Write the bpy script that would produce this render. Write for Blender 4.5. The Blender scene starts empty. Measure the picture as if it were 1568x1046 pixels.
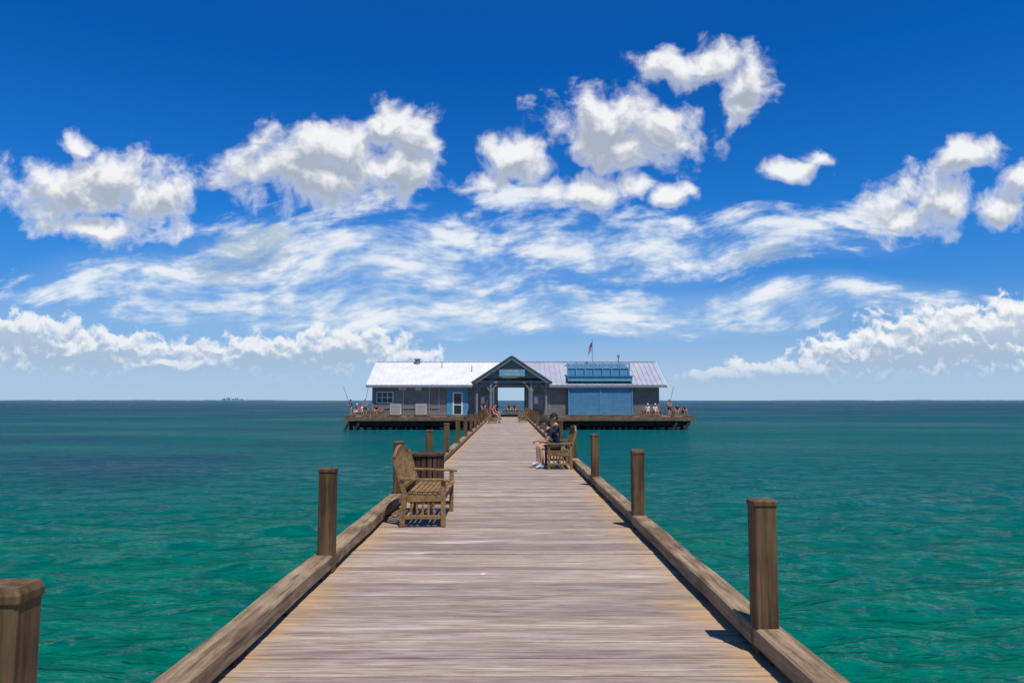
import bpy, bmesh, math, random
import numpy as np
from mathutils import Vector, Matrix, noise as mnoise
random.seed(7); np.random.seed(7)
scene = bpy.context.scene
R = math.radians
WATER = -1.25

# ---------------------------------------------------------------- materials
def new_mat(name):
    m = bpy.data.materials.new(name); m.use_nodes = True
    nt = m.node_tree; b = nt.nodes["Principled BSDF"]
    return m, nt, b
def N(nt, typ, **kw):
    n = nt.nodes.new(typ)
    for k, v in kw.items(): setattr(n, k, v)
    return n
def math_n(nt, op, a, b=None, c=None, clamp=False):
    n = nt.nodes.new("ShaderNodeMath"); n.operation = op; n.use_clamp = clamp
    for i, s in enumerate((a, b, c)):
        if s is None: continue
        if isinstance(s, (int, float)): n.inputs[i].default_value = s
        else: nt.links.new(s, n.inputs[i])
    return n.outputs[0]
def vmath(nt, op, a, b=None, c=None, out=0):
    n = nt.nodes.new("ShaderNodeVectorMath"); n.operation = op
    for i, s in enumerate((a, b, c)):
        if s is None: continue
        if isinstance(s, (tuple, list)): n.inputs[i].default_value = s
        else: nt.links.new(s, n.inputs[i])
    return n.outputs[out]
def mixc(nt, f, a, b, blend='MIX'):
    n = nt.nodes.new("ShaderNodeMix"); n.data_type = 'RGBA'; n.blend_type = blend
    for idx, s in ((0, f), (6, a), (7, b)):
        if isinstance(s, (int, float)): n.inputs[idx].default_value = s
        elif isinstance(s, tuple): n.inputs[idx].default_value = (*s[:3], 1)
        else: nt.links.new(s, n.inputs[idx])
    return n.outputs[2]
def smooth(nt, v, lo, hi, a=0.0, b=1.0):
    n = nt.nodes.new("ShaderNodeMapRange"); n.interpolation_type = 'SMOOTHSTEP'
    nt.links.new(v, n.inputs[0])
    for i, s in zip((1, 2, 3, 4), (lo, hi, a, b)): n.inputs[i].default_value = s
    return n.outputs[0]
def noise_n(nt, vec, scale, detail=4, rough=0.55, out=0, dist=0.0):
    n = nt.nodes.new("ShaderNodeTexNoise")
    n.inputs["Scale"].default_value = scale; n.inputs["Detail"].default_value = detail
    n.inputs["Roughness"].default_value = rough; n.inputs["Distortion"].default_value = dist
    if vec is not None: nt.links.new(vec, n.inputs["Vector"])
    return n.outputs[out]
def bump(nt, b, h, strength, dist):
    n = nt.nodes.new("ShaderNodeBump"); n.inputs["Strength"].default_value = strength
    n.inputs["Distance"].default_value = dist
    nt.links.new(h, n.inputs["Height"]); nt.links.new(n.outputs[0], b.inputs["Normal"])

def simple(name, col, rough=0.6, var=0.15, scale=3.0, metal=0.0, stretch=(1,1,1)):
    m, nt, b = new_mat(name)
    tc = N(nt, "ShaderNodeTexCoord")
    v = vmath(nt, 'MULTIPLY', tc.outputs["Object"], tuple(stretch))
    n = noise_n(nt, v, scale, 5, 0.6)
    n2 = smooth(nt, n, 0.25, 0.75)
    dark = tuple(c*(1-var) for c in col); lite = tuple(min(1, c*(1+var)) for c in col)
    nt.links.new(mixc(nt, n2, dark, lite), b.inputs["Base Color"])
    b.inputs["Roughness"].default_value = rough; b.inputs["Metallic"].default_value = metal
    bump(nt, b, n, 0.2, 0.01)
    return m

def wood(name, c1, c2, grain=(2, 2, 30), rough=0.8, edge=None, sc=1.0):
    m, nt, b = new_mat(name)
    tc = N(nt, "ShaderNodeTexCoord")
    oi = N(nt, "ShaderNodeObjectInfo")
    cmb = N(nt, "ShaderNodeCombineXYZ"); nt.links.new(math_n(nt, 'MULTIPLY', oi.outputs["Random"], 40.0), cmb.inputs[0]); nt.links.new(math_n(nt, 'MULTIPLY', oi.outputs["Random"], 17.0), cmb.inputs[2])
    src = vmath(nt, 'ADD', tc.outputs["Object"], cmb.outputs[0])
    v = vmath(nt, 'MULTIPLY', src, tuple(grain))
    g = noise_n(nt, v, sc, 6, 0.68)
    big = noise_n(nt, src, 2.3, 4, 0.55)
    f = smooth(nt, math_n(nt, 'ADD', math_n(nt, 'MULTIPLY', g, 0.65), math_n(nt, 'MULTIPLY', big, 0.35)), 0.35, 0.65)
    nt.links.new(mixc(nt, f, c1, c2), b.inputs["Base Color"])
    b.inputs["Roughness"].default_value = rough
    b.inputs["Specular IOR Level"].default_value = 0.25
    bump(nt, b, g, 0.7, 0.01)
    return m

# deck
def deck_mat():
    m, nt, b = new_mat("weathered_deck_boards")
    geo = N(nt, "ShaderNodeNewGeometry"); pos = geo.outputs["Position"]
    at = N(nt, "ShaderNodeAttribute", attribute_name="tint")
    tint = at.outputs["Fac"]
    off = N(nt, "ShaderNodeCombineXYZ"); nt.links.new(math_n(nt, 'MULTIPLY', tint, 37.0), off.inputs[0]); nt.links.new(math_n(nt, 'MULTIPLY', tint, 11.0), off.inputs[2])
    p2 = vmath(nt, 'ADD', pos, off.outputs[0])
    g = noise_n(nt, vmath(nt, 'MULTIPLY', p2, (2.4, 60, 1)), 1.0, 7, 0.72)
    streak = noise_n(nt, vmath(nt, 'MULTIPLY', p2, (1.1, 12, 1)), 1.0, 4, 0.6)
    blot = noise_n(nt, pos, 0.9, 5, 0.6)
    base = mixc(nt, smooth(nt, g, 0.33, 0.67), (0.205, 0.148, 0.110), (0.46, 0.37, 0.295))
    base = mixc(nt, math_n(nt, 'MULTIPLY', smooth(nt, streak, 0.50, 0.74), 0.7), base, (0.64, 0.55, 0.47))
    k = N(nt, "ShaderNodeMapRange"); nt.links.new(tint, k.inputs[0]); k.inputs[3].default_value = 0.70; k.inputs[4].default_value = 1.14
    comb = N(nt, "ShaderNodeCombineColor")
    for i in range(3): nt.links.new(k.outputs[0], comb.inputs[i])
    base = mixc(nt, 1.0, base, comb.outputs[0], 'MULTIPLY')
    base = mixc(nt, math_n(nt, 'MULTIPLY', smooth(nt, blot, 0.45, 0.72), 0.36), base, (0.23, 0.175, 0.14))
    sep = N(nt, "ShaderNodeSeparateXYZ"); nt.links.new(pos, sep.inputs[0])
    ax = math_n(nt, 'ABSOLUTE', math_n(nt, 'ADD', sep.outputs[0], 0.06))
    e = math_n(nt, 'ADD', ax, math_n(nt, 'MULTIPLY', math_n(nt, 'SUBTRACT', streak, 0.5), 1.1))
    e = math_n(nt, 'ADD', e, math_n(nt, 'MULTIPLY', math_n(nt, 'SUBTRACT', blot, 0.5), 0.9))
    ef = math_n(nt, 'MULTIPLY', smooth(nt, e, 1.3, 1.8), 0.8)
    base = mixc(nt, ef, base, mixc(nt, g, (0.36, 0.19, 0.07), (0.58, 0.37, 0.18)))
    sp = noise_n(nt, vmath(nt, 'MULTIPLY', pos, (1, 1.4, 1)), 3.1, 2, 0.5)
    base = mixc(nt, smooth(nt, sp, 0.765, 0.785), base, (0.75, 0.74, 0.7))
    nt.links.new(base, b.inputs["Base Color"])
    b.inputs["Roughness"].default_value = 0.8; b.inputs["Specular IOR Level"].default_value = 0.2
    bump(nt, b, g, 0.6, 0.006)
    return m

M = {}
M["deck"] = deck_mat()
M["kerb"] = wood("kerb_timber", (0.11, 0.065, 0.033), (0.37, 0.265, 0.16), (20, 1.6, 20))
M["post"] = wood("post_timber", (0.05, 0.027, 0.012), (0.18, 0.11, 0.052), (24, 24, 1.1))
M["bench"] = wood("bench_teak", (0.14, 0.075, 0.028), (0.33, 0.195, 0.085), (6, 20, 20))
M["bin"] = wood("bin_slats", (0.045, 0.025, 0.014), (0.11, 0.06, 0.035), (16, 16, 2))
M["pile"] = wood("pile_timber", (0.02, 0.015, 0.011), (0.05, 0.04, 0.03), (10, 10, 1.2))
M["fascia"] = wood("platform_fascia", (0.10, 0.065, 0.04), (0.22, 0.15, 0.09), (1.2, 8, 14))
M["dark"] = simple("dark_void", (0.015, 0.015, 0.017), 0.9)
M["roof"] = simple("white_metal_roof", (0.66, 0.66, 0.67), 0.45, 0.10, 0.6)
M["roof2"] = simple("grey_metal_roof", (0.38, 0.39, 0.44), 0.45, 0.12, 0.6)
M["trim"] = simple("white_trim", (0.62, 0.63, 0.64), 0.5, 0.06)
M["darktrim"] = simple("dark_green_trim", (0.035, 0.06, 0.06), 0.5, 0.2)
M["greytrim"] = simple("grey_trim", (0.18, 0.21, 0.22), 0.6, 0.15)
M["glass"] = simple("window_glass", (0.02, 0.03, 0.04), 0.08, 0.2)
M["ac"] = simple("cabinet_enamel", (0.50, 0.48, 0.43), 0.5, 0.15, 8)
M["rust"] = simple("rusty_red", (0.25, 0.06, 0.03), 0.7, 0.3)
M["steel"] = simple("galvanised_steel", (0.45, 0.46, 0.48), 0.4, 0.1, metal=0.6)
M["white"] = simple("white_cloth", (0.75, 0.75, 0.76), 0.85, 0.05)
M["red"] = simple("red_cloth", (0.5, 0.03, 0.035), 0.85, 0.1)
M["navy"] = simple("navy_cloth", (0.008, 0.012, 0.035), 0.9, 0.2)
M["blue_c"] = simple("blue_cloth", (0.03, 0.09, 0.30), 0.85, 0.15)
M["black"] = simple("black_cloth", (0.012, 0.012, 0.014), 0.85, 0.2)
M["grey_c"] = simple("grey_cloth", (0.2, 0.2, 0.22), 0.85, 0.15)
M["khaki"] = simple("khaki_cloth", (0.32, 0.25, 0.17), 0.85, 0.15)
M["skin"] = simple("skin", (0.50, 0.26, 0.17), 0.55, 0.08, 20)
M["hair"] = simple("dark_hair", (0.02, 0.012, 0.008), 0.6, 0.3, 60)
M["blond"] = simple("light_hair", (0.25, 0.15, 0.07), 0.6, 0.3, 60)
M["lip"] = simple("lip", (0.30, 0.10, 0.08), 0.5)
M["eye"] = simple("eye_dark", (0.01, 0.01, 0.01), 0.2)
M["shoe_w"] = simple("white_shoe", (0.6, 0.62, 0.68), 0.6)
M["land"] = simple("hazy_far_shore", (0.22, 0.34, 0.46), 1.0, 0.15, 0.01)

def siding(name, c, vertical=False, pitch=0.16, depth=0.6):
    m, nt, b = new_mat(name)
    geo = N(nt, "ShaderNodeNewGeometry"); sep = N(nt, "ShaderNodeSeparateXYZ"); nt.links.new(geo.outputs["Position"], sep.inputs[0])
    co = sep.outputs[0] if vertical else sep.outputs[2]
    fr = math_n(nt, 'FRACT', math_n(nt, 'DIVIDE', co, pitch))
    groove = smooth(nt, fr, 0.0, 0.16)
    n = noise_n(nt, vmath(nt, 'MULTIPLY', geo.outputs["Position"], (1, 1, 2)), 0.9, 5, 0.6)
    col = mixc(nt, smooth(nt, n, 0.3, 0.7), tuple(x*0.82 for x in c), tuple(x*1.12 for x in c))
    col = mixc(nt, groove, tuple(x*(1-depth) for x in c), col)
    nt.links.new(col, b.inputs["Base Color"]); b.inputs["Roughness"].default_value = 0.6
    bump(nt, b, fr, 0.5, 0.02)
    return m
M["wall"] = siding("grey_lap_siding", (0.155, 0.16, 0.15))
M["gablewall"] = siding("gable_siding", (0.21, 0.25, 0.26))
M["blue"] = siding("blue_board_siding", (0.055, 0.20, 0.34), True, 0.28, 0.45)
M["bluetrim"] = simple("blue_paint", (0.065, 0.24, 0.37), 0.5, 0.12)
M["ltblue"] = simple("light_blue_paint", (0.12, 0.33, 0.44), 0.5, 0.12)

# ---------------------------------------------------------------- mesh helpers
def empty(name, loc=(0, 0, 0), rot=0.0, sc=1.0):
    e = bpy.data.objects.new(name, None); scene.collection.objects.link(e)
    e.location = loc; e.rotation_euler = (0, 0, rot); e.scale = (sc, sc, sc); e.empty_display_size = 0.3
    return e
class MB:
    def __init__(s, *mats): s.bm = bmesh.new(); s.mats = mats
    def box(s, x0, x1, y0, y1, z0, z1, mi=0):
        vs = [s.bm.verts.new(p) for p in ((x0,y0,z0),(x1,y0,z0),(x1,y1,z0),(x0,y1,z0),(x0,y0,z1),(x1,y0,z1),(x1,y1,z1),(x0,y1,z1))]
        for f in ((3,2,1,0),(4,5,6,7),(0,1,5,4),(1,2,6,5),(2,3,7,6),(3,0,4,7)):
            fc = s.bm.faces.new([vs[i] for i in f]); fc.material_index = mi
        return vs
    def beam(s, p0, p1, w, h, mi=0):
        p0, p1 = Vector(p0), Vector(p1); d = (p1-p0).normalized()
        ref = Vector((0,0,1)) if abs(d.z) < 0.95 else Vector((0,1,0))
        side = d.cross(ref).normalized(); up = side.cross(d).normalized()
        a, b = side*w/2, up*h/2
        vs = [s.bm.verts.new(p+q) for p in (p0, p1) for q in (-a-b, a-b, a+b, -a+b)]
        for f in ((3,2,1,0),(4,5,6,7),(0,1,5,4),(1,2,6,5),(2,3,7,6),(3,0,4,7)):
            fc = s.bm.faces.new([vs[i] for i in f]); fc.material_index = mi
    def prism(s, profile, axis, a0, a1, mi=0):
        def P(t, p): return (t, p[0], p[1]) if axis == 'x' else (p[0], t, p[1])
        A = [s.bm.verts.new(P(a0, p)) for p in profile]; B = [s.bm.verts.new(P(a1, p)) for p in profile]
        n = len(profile)
        fs = [s.bm.faces.new(A[::-1]), s.bm.faces.new(B)]
        for i in range(n): fs.append(s.bm.faces.new((A[i], A[(i+1)%n], B[(i+1)%n], B[i])))
        for f in fs: f.material_index = mi
    def cyl(s, c, r, z0, z1, seg=12, mi=0, r2=None):
        r2 = r if r2 is None else r2
        A = [s.bm.verts.new((c[0]+r*math.cos(2*math.pi*i/seg), c[1]+r*math.sin(2*math.pi*i/seg), z0)) for i in range(seg)]
        B = [s.bm.verts.new((c[0]+r2*math.cos(2*math.pi*i/seg), c[1]+r2*math.sin(2*math.pi*i/seg), z1)) for i in range(seg)]
        fs = [s.bm.faces.new(A[::-1]), s.bm.faces.new(B)]
        for i in range(seg): fs.append(s.bm.faces.new((A[i], A[(i+1)%seg], B[(i+1)%seg], B[i])))
        for f in fs: f.material_index = mi
    def done(s, name, parent=None, bevel=0.0, smooth_=False):
        bmesh.ops.recalc_face_normals(s.bm, faces=s.bm.faces)
        me = bpy.data.meshes.new(name); s.bm.to_mesh(me); s.bm.free()
        for m in s.mats: me.materials.append(M[m] if isinstance(m, str) else m)
        o = bpy.data.objects.new(name, me); scene.collection.objects.link(o)
        if parent is not None: o.parent = parent
        if bevel > 0:
            bv = o.modifiers.new("bevel", 'BEVEL'); bv.width = bevel; bv.segments = 2; bv.limit_method = 'ANGLE'
        if smooth_:
            for p in me.polygons: p.use_smooth = True
        return o

# ---------------------------------------------------------------- pier walkway
pier = empty("wooden_pier")
XL, XR = -1.88, 1.81
bm = bmesh.new(); lay = bm.loops.layers.float_color.new("tint")
y = 0.2
while y < 73.2:
    w = 0.142 + random.uniform(-0.004, 0.004); gap = random.choice([0.008, 0.011, 0.015, 0.021])
    z = random.uniform(-0.005, 0.002); t = random.random()
    if random.random() < 0.07: z += 0.004
    x0, x1 = XL + random.uniform(-0.01, 0.01), XR + random.uniform(-0.01, 0.01)
    tilt = random.uniform(-0.003, 0.003)
    yy0, yy1 = y, y+w
    c = 0.006
    skew = random.uniform(-0.003, 0.003)
    prof = [(yy0, -0.04), (yy0, z-c+tilt), (yy0+c, z+tilt), (yy1-c, z-tilt), (yy1, z-c-tilt), (yy1, -0.04)]
    A = [bm.verts.new((x0, p[0]-skew, p[1])) for p in prof]; B = [bm.verts.new((x1, p[0]+skew, p[1])) for p in prof]
    fs = [bm.faces.new(A), bm.faces.new(B[::-1])]
    for i in range(5): fs.append(bm.faces.new((A[i], B[i], B[i+1], A[i+1])))
    for f in fs:
        for l in f.loops: l[lay] = (t, t, t, 1)
    y += w + gap
bmesh.ops.recalc_face_normals(bm, faces=bm.faces)
me = bpy.data.meshes.new("deck_boards"); bm.to_mesh(me); bm.free(); me.materials.append(M["deck"])
o = bpy.data.objects.new("deck_boards", me); scene.collection.objects.link(o); o.parent = pier
mb = MB("pile")
for x in (-1.8, -0.9, 0.0, 0.9, 1.73): mb.box(x-0.05, x+0.05, 0.2, 73.0, -0.34, -0.042)
mb.done("stringers", pier)
left_y = [2.66 + 4.65*k for k in range(15)]
right_y = [0.25 + 4.75*k for k in range(16)]
mb = MB("pile")
for yv in left_y: mb.box(-1.98, 1.9, yv+0.1, yv+0.3, -0.62, -0.342)
for yv in left_y:
    mb.cyl((-1.5, yv+0.2), 0.15, -3.2, -0.622); mb.cyl((1.45, yv+0.2), 0.15, -3.2, -0.622)
mb.done("piles", pier)
def kerb(name, x0, x1, ys):
    mb = MB("kerb", "pile")
    a = 0.2
    for b_ in ys[1:] + [73.0]:
        j = random.uniform(-0.008, 0.008)
        y0, y1 = a+0.004, b_-0.004
        n = max(2, int((y1-y0)/0.3))
        prev = None
        for i in range(n+1):
            t = y0+(y1-y0)*i/n
            dx = j + 0.004*math.sin(t*3.1+x0)+random.uniform(-.0015,.0015); dz = 0.003*math.sin(t*2.3)+random.uniform(-.001,.001)
            ring = [mb.bm.verts.new(p) for p in ((x0+dx, t, 0.055), (x1+dx, t, 0.055), (x1+dx, t, 0.16+dz), (x1+dx-0.014, t, 0.173+dz), (x0+dx+0.014, t, 0.173+dz), (x0+dx, t, 0.16+dz))]
            if prev:
                for q in range(6): mb.bm.faces.new((prev[q], prev[(q+1)%6], ring[(q+1)%6], ring[q]))
            else: mb.bm.faces.new(ring[::-1])
            prev = ring
        mb.bm.faces.new(prev)
        t = y0+0.15
        while t < y1-0.1:
            mb.box(x0+0.03, x1-0.03, t, t+0.25, 0.003, 0.0545, 1); t += 1.1
        a = b_
    return mb.done(name, pier)
kerb("kerb_left", -1.88, -1.68, left_y)
kerb("kerb_right", 1.61, 1.80, right_y)
mb = MB("fascia")
mb.box(-1.93, -1.895, 0.2, 72.9, -0.26, 0.0); mb.box(1.825, 1.86, 0.2, 72.9, -0.26, 0.0)
mb.done("side_fascia", pier)
def post(x, yv):
    mb = MB("post")
    s = 0.075 + random.uniform(-0.003, 0.003); h = 1.0+random.uniform(-0.012, 0.012)
    tw = random.uniform(-0.03, 0.03); lean = random.uniform(-0.008, 0.008)
    zs = [-2.6, -0.3, 0.05, 0.4, 0.7, 0.95, 0.96, 0.985, h]
    rs = [s, s, s, s, s, s, s+0.007, s+0.007, s-0.004]
    rings = []
    for z, r in zip(zs, rs):
        ring = []
        ch = 0.010
        for (a, b_) in ((-r+ch,-r),(r-ch,-r),(r,-r+ch),(r,r-ch),(r-ch,r),(-r+ch,r),(-r,r-ch),(-r,-r+ch)):
            ca, sa = math.cos(tw), math.sin(tw)
            ring.append(mb.bm.verts.new((a*ca-b_*sa+lean*max(z,0), a*sa+b_*ca, z)))
        rings.append(ring)
    for A, B in zip(rings, rings[1:]):
        for i in range(8): mb.bm.faces.new((A[i], A[(i+1)%8], B[(i+1)%8], B[i]))
    mb.bm.faces.new(rings[-1]); mb.bm.faces.new(rings[0][::-1])
    o = mb.done("wooden_post"); o.location = (x, yv, 0)
for yv in left_y: post(-1.755, yv)
for yv in right_y: post(1.69, yv)

# ---------------------------------------------------------------- benches
def bench(loc, rot, L=1.35):
    e = empty("garden_bench", loc, rot)
    hx = L/2
    mb = MB("bench")
    for sx in (-1, 1):
        x = sx*(hx-0.03)
        mb.beam((x, 0.27, 0.0), (x, 0.27, 0.585), 0.06, 0.06)
        mb.beam((x, -0.27, 0.0), (x, -0.24, 0.42), 0.06, 0.07)
        mb.beam((x, -0.24, 0.42), (x, -0.385, 0.90), 0.055, 0.06)
        mb.beam((x, -0.23, 0.12), (x, 0.24, 0.12), 0.04, 0.05)
        mb.beam((x, -0.21, 0.36), (x, 0.24, 0.37), 0.04, 0.09)
        for k in range(5): mb.beam((x, -0.15+0.075*k, 0.145), (x, -0.15+0.075*k, 0.32), 0.015, 0.03)
    mb.beam((-hx+0.06, 0.0, 0.12), (hx-0.06, 0.0, 0.12), 0.05, 0.04)
    mb.done("legs", e, 0.005)
    mb = MB("bench")
    for k in range(8):
        yv = -0.19+0.065*k
        dz = 0.012*((k-3.5)/3.5)**2
        mb.box(-hx+0.005, hx-0.005, yv, yv+0.052, 0.412+dz, 0.436+dz)
    mb.box(-hx+0.062, hx-0.062, 0.245, 0.275, 0.31, 0.405)
    mb.box(-hx+0.062, hx-0.062, -0.235, -0.205, 0.31, 0.405)
    mb.done("seat", e, 0.004)
    mb = MB("bench")
    for sx in (-1, 1):
        x = sx*(hx-0.02)
        mb.beam((x, -0.30, 0.62), (x, 0.08, 0.605), 0.08, 0.03)
        mb.beam((x, 0.08, 0.605), (x, 0.26, 0.605), 0.095, 0.03)
        mb.beam((x, 0.26, 0.605), (x, 0.35, 0.585), 0.095, 0.03)
    mb.done("armrests", e, 0.006)
    mb = MB("bench")
    def bp(z): return -0.24 - (z-0.42)*0.30
    mb.beam((-hx+0.05, bp(0.5), 0.5), (hx-0.05, bp(0.5), 0.5), 0.03, 0.06)
    n = 13
    for i in range(n):
        x = -hx+0.11+(L-0.22)*i/(n-1); t = 2*i/(n-1)-1
        top = 0.855+0.11*math.cos(t*math.pi/2)
        mb.beam((x, bp(0.5), 0.5), (x, bp(top), top), 0.055, 0.018)
    m_ = 14; pts = []
    for i in range(m_+1):
        t = 2*i/m_-1; z = 0.875+0.11*math.cos(t*math.pi/2)
        pts.append((t*(hx-0.0), bp(z), z))
    for a, b_ in zip(pts, pts[1:]): mb.beam(a, b_, 0.04, 0.07)
    mb.done("backrest", e, 0.004)
    return e
bench((-1.12, 10.55, 0.004), R(-90), 1.45)
bench((1.25, 18.6, 0.004), R(90), 1.45)
bench((-1.15, 54.5, 0.004), R(-90), 1.4)
bench((1.15, 57.5, 0.004), R(90), 1.4)
bench((1.15, 64.5, 0.004), R(90), 1.4)
bench((-1.15, 63.5, 0.004), R(-90), 1.4)

e = empty("litter_bin", (-1.36, 12.35, 0.004))
mb = MB("bin")
for i in range(20):
    a = 2*math.pi*i/20
    c, s = math.cos(a), math.sin(a)
    p = Vector((0.29*c, 0.29*s, 0)); sd = Vector((-s, c, 0))*0.036; th = Vector((c, s, 0))*0.01
    vs = [mb.bm.verts.new(p+q+Vector((0,0,z))) for z in (0.05, 0.74) for q in (-sd-th, sd-th, sd+th, -sd+th)]
    for f in ((3,2,1,0),(4,5,6,7),(0,1,5,4),(1,2,6,5),(2,3,7,6),(3,0,4,7)): mb.bm.faces.new([vs[k] for k in f])
mb.done("slats", e)
mb = MB("dark"); mb.cyl((0,0), 0.26, 0.0, 0.70, 20); mb.done("liner", e)
mb = MB("bin", "dark"); mb.cyl((0,0), 0.325, 0.745, 0.785, 24, 0); mb.cyl((0,0), 0.30, 0.786, 0.80, 24, 0, 0.22); mb.cyl((0,0), 0.15, 0.801, 0.806, 20, 1); mb.done("rim", e, 0.004)

# ---------------------------------------------------------------- platform
plat = empty("pier_head_platform")
PX0, PX1, PY0, PY1 = -16.1, 18.3, 73.25, 92.0
mb = MB("deck", "fascia", "dark")
nb = 130
for i in range(nb):
    a = PX0+(PX1-PX0)*i/nb; b_ = PX0+(PX1-PX0)*(i+1)/nb-0.01
    mb.box(a, b_, PY0, PY1, -0.05, random.uniform(-0.006, 0.0))
mb.done("platform_boards", plat)
mb = MB("fascia", "pile")
mb.box(PX0-0.1, PX1+0.1, PY0-0.12, PY0-0.01, -0.36, 0.05, 0)
mb.box(PX0-0.1, PX0-0.01, PY0, PY1, -0.36, 0.05, 0); mb.box(PX1+0.01, PX1+0.1, PY0, PY1, -0.36, 0.05, 0)
mb.box(PX0+0.3, PX1-0.3, PY0+0.3, PY0+0.5, -0.85, -0.40, 1)
mb.box(PX0+0.3, PX1-0.3, PY0+3, PY0+3.3, -1.1, -0.40, 1)
mb.box(PX0+0.3, PX1-0.3, PY0+8, PY0+8.3, -1.1, -0.40, 1)
mb.box(PX0, PX1, PY0+0.02, PY1, -0.30, -0.052, 1)
for sx0, sx1 in ((PX0, -1.95), (1.95, PX1)):
    mb.box(sx0, sx1, PY0, PY0+0.16, 0.12, 0.24, 0)
    xx = sx0+0.1
    while xx < sx1: mb.box(xx, xx+0.3, PY0+0.02, PY0+0.14, 0.0, 0.119, 0); xx += 2.0
mb.done("platform_edge", plat)
mb = MB("pile")
xx = PX0+0.5
while xx < PX1:
    for yv in (PY0+0.7, PY0+4, PY0+8, PY0+13, PY0+18): mb.cyl((xx, yv), 0.2, -3.2, -0.45, 10)
    xx += 2.35
for xx in (PX0+0.4, PX1-0.5, PX0+1.4, PX1-1.7): mb.beam((xx-0.7, PY0-0.05, -1.9), (xx+0.1, PY0+0.1, -0.38), 0.25, 0.25)
mb.done("platform_piles", plat)
mb = MB("ltblue")
for z in (0.55, 1.05): mb.box(PX0+0.2, PX1-0.2, PY1-0.3, PY1-0.22, z-0.05, z+0.03)
xx = PX0+0.3
while xx < PX1: mb.box(xx, xx+0.09, PY1-0.21, PY1-0.12, 0, 1.1); xx += 1.8
mb.done("guard_rail", plat)

# ---------------------------------------------------------------- pier building
bld = empty("pier_building")
FY, BY, RY, EZ, RZ = 77.0, 87.0, 82.0, 3.45, 5.75
def wing(name, x0, x1):
    mb = MB("wall"); mb.prism([(FY, 0.002), (BY, 0.002), (BY, EZ), (RY, RZ-0.12), (FY, EZ)], 'x', x0, x1)
    return mb.done(name, bld)
wing("left_wing_walls", -14.1, -1.4); wing("right_wing_walls", 2.1, 15.7)
mb = MB("wall"); mb.prism([(FY+0.1, 3.2), (BY-0.1, 3.2), (BY-0.1, EZ-0.02), (RY, RZ-0.16), (FY+0.1, EZ-0.02)], 'x', -1.398, 2.098); mb.done("passage_ceiling", bld)
def roof(name, x0, x1, mat):
    sl = (RZ-EZ)/(RY-FY)
    ey0 = FY-0.7; ez = EZ - sl*0.7
    ey1 = BY+0.7
    mb = MB(mat, "trim", "greytrim")
    t = 0.09
    mb.prism([(ey0, ez+0.02), (RY, RZ+0.02), (ey1, ez+0.02), (ey1, ez+0.02+t), (RY, RZ+0.02+t), (ey0, ez+0.02+t)], 'x', x0, x1, 0)
    x = x0+0.02
    while x <= x1:
        mb.beam((x, ey0, ez+0.02+t+0.03), (x, RY, RZ+0.02+t+0.03), 0.045, 0.08, 0)
        x += 0.52
    mb.box(x0, x1, ey0-0.03, ey0-0.002, ez-0.16, ez+0.10, 2)
    mb.beam((x0, RY, RZ+0.17), (x1, RY, RZ+0.17), 0.3, 0.06, 0)
    return mb.done(name, bld)
roof("left_roof", -14.6, 0.35, "roof"); roof("right_roof", 0.352, 16.35, "roof2")
mb = MB("trim")
sl = (RZ-EZ)/(RY-FY)
for x in (-14.63, 16.38):
    mb.beam((x, FY-0.72, EZ-sl*0.7-0.03), (x, RY, RZ+0.0), 0.05, 0.24)
    mb.beam((x, BY+0.72, EZ-sl*0.7-0.03), (x, RY, RZ+0.0), 0.05, 0.24)
mb.done("barge_boards", bld)
CX, HW, PZ, PE, PF = 0.37, 3.95, 6.05, 3.42, 74.4
mb = MB("roof2", "darktrim", "greytrim")
for s in (-1, 1):
    xo = CX+s*HW
    mb.prism([(CX, PZ), (xo, PE), (xo, PE+0.1), (CX, PZ+0.1)], 'y', PF, 81.5, 0)
    yv = PF+0.3
    while yv < 81: mb.beam((CX+s*0.02, yv, PZ+0.12), (xo, yv, PE+0.12), 0.04, 0.06, 0); yv += 0.5
    mb.beam((CX, PF-0.03, PZ-0.05), (xo+s*0.08, PF-0.03, PE-0.07), 0.05, 0.30, 1)
    mb.beam((CX, PF-0.05, PZ-0.27), (xo-s*0.3, PF-0.05, PE-0.06), 0.03, 0.09, 2)
mb.done("portico_roof", bld)
mb = MB("gablewall"); mb.prism([(CX-2.75, 4.0), (CX+2.75, 4.0), (CX, PZ-0.2)], 'y', PF+0.5, PF+0.6); mb.done("gable_panel", bld)
mb = MB("greytrim", "trim", "wall")
mb.box(CX-3.6, CX+3.6, PF+0.44, PF+0.64, 3.38, 3.62, 0)
mb.box(CX-2.9, CX+2.9, PF+0.45, PF+0.62, 3.90, 3.995, 0)
for x in (-3.15, -1.75, 2.35, 3.85):
    mb.box(x-0.1, x+0.1, PF+0.45, PF+0.65, 0.0, 3.375, 0)
    for s in (-1, 1):
        if (x == -3.15 and s == -1) or (x == 3.85 and s == 1): continue
        mb.beam((x+s*0.1, PF+0.55, 2.6), (x+s*0.65, PF+0.55, 3.36), 0.1, 0.12, 0)
    mb.box(x-0.02, x+0.02, PF+0.45, PF+0.64, 3.63, 3.895, 0)
for x in (-3.15, 3.85): mb.box(x-0.08, x+0.08, PF+0.66, FY-0.01, 3.38, 3.6, 0)
mb.done("portico_frame", bld, 0.01)
mb = MB("trim")
for x0, x1 in ((-1.62, -1.42), (2.12, 2.3)): mb.box(x0, x1, FY-0.06, FY-0.004, 0, 3.2)
mb.box(-1.62, 2.3, FY-0.06, FY-0.004, 3.202, 3.4)
for x0, x1 in ((-1.39, -1.2), (1.9, 2.09)): mb.box(x0, x1, BY-0.15, BY-0.02, 0.0, 3.19)
mb.done("passage_trim", bld)
mb = MB("greytrim", "trim", "rust", "bench")
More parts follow.
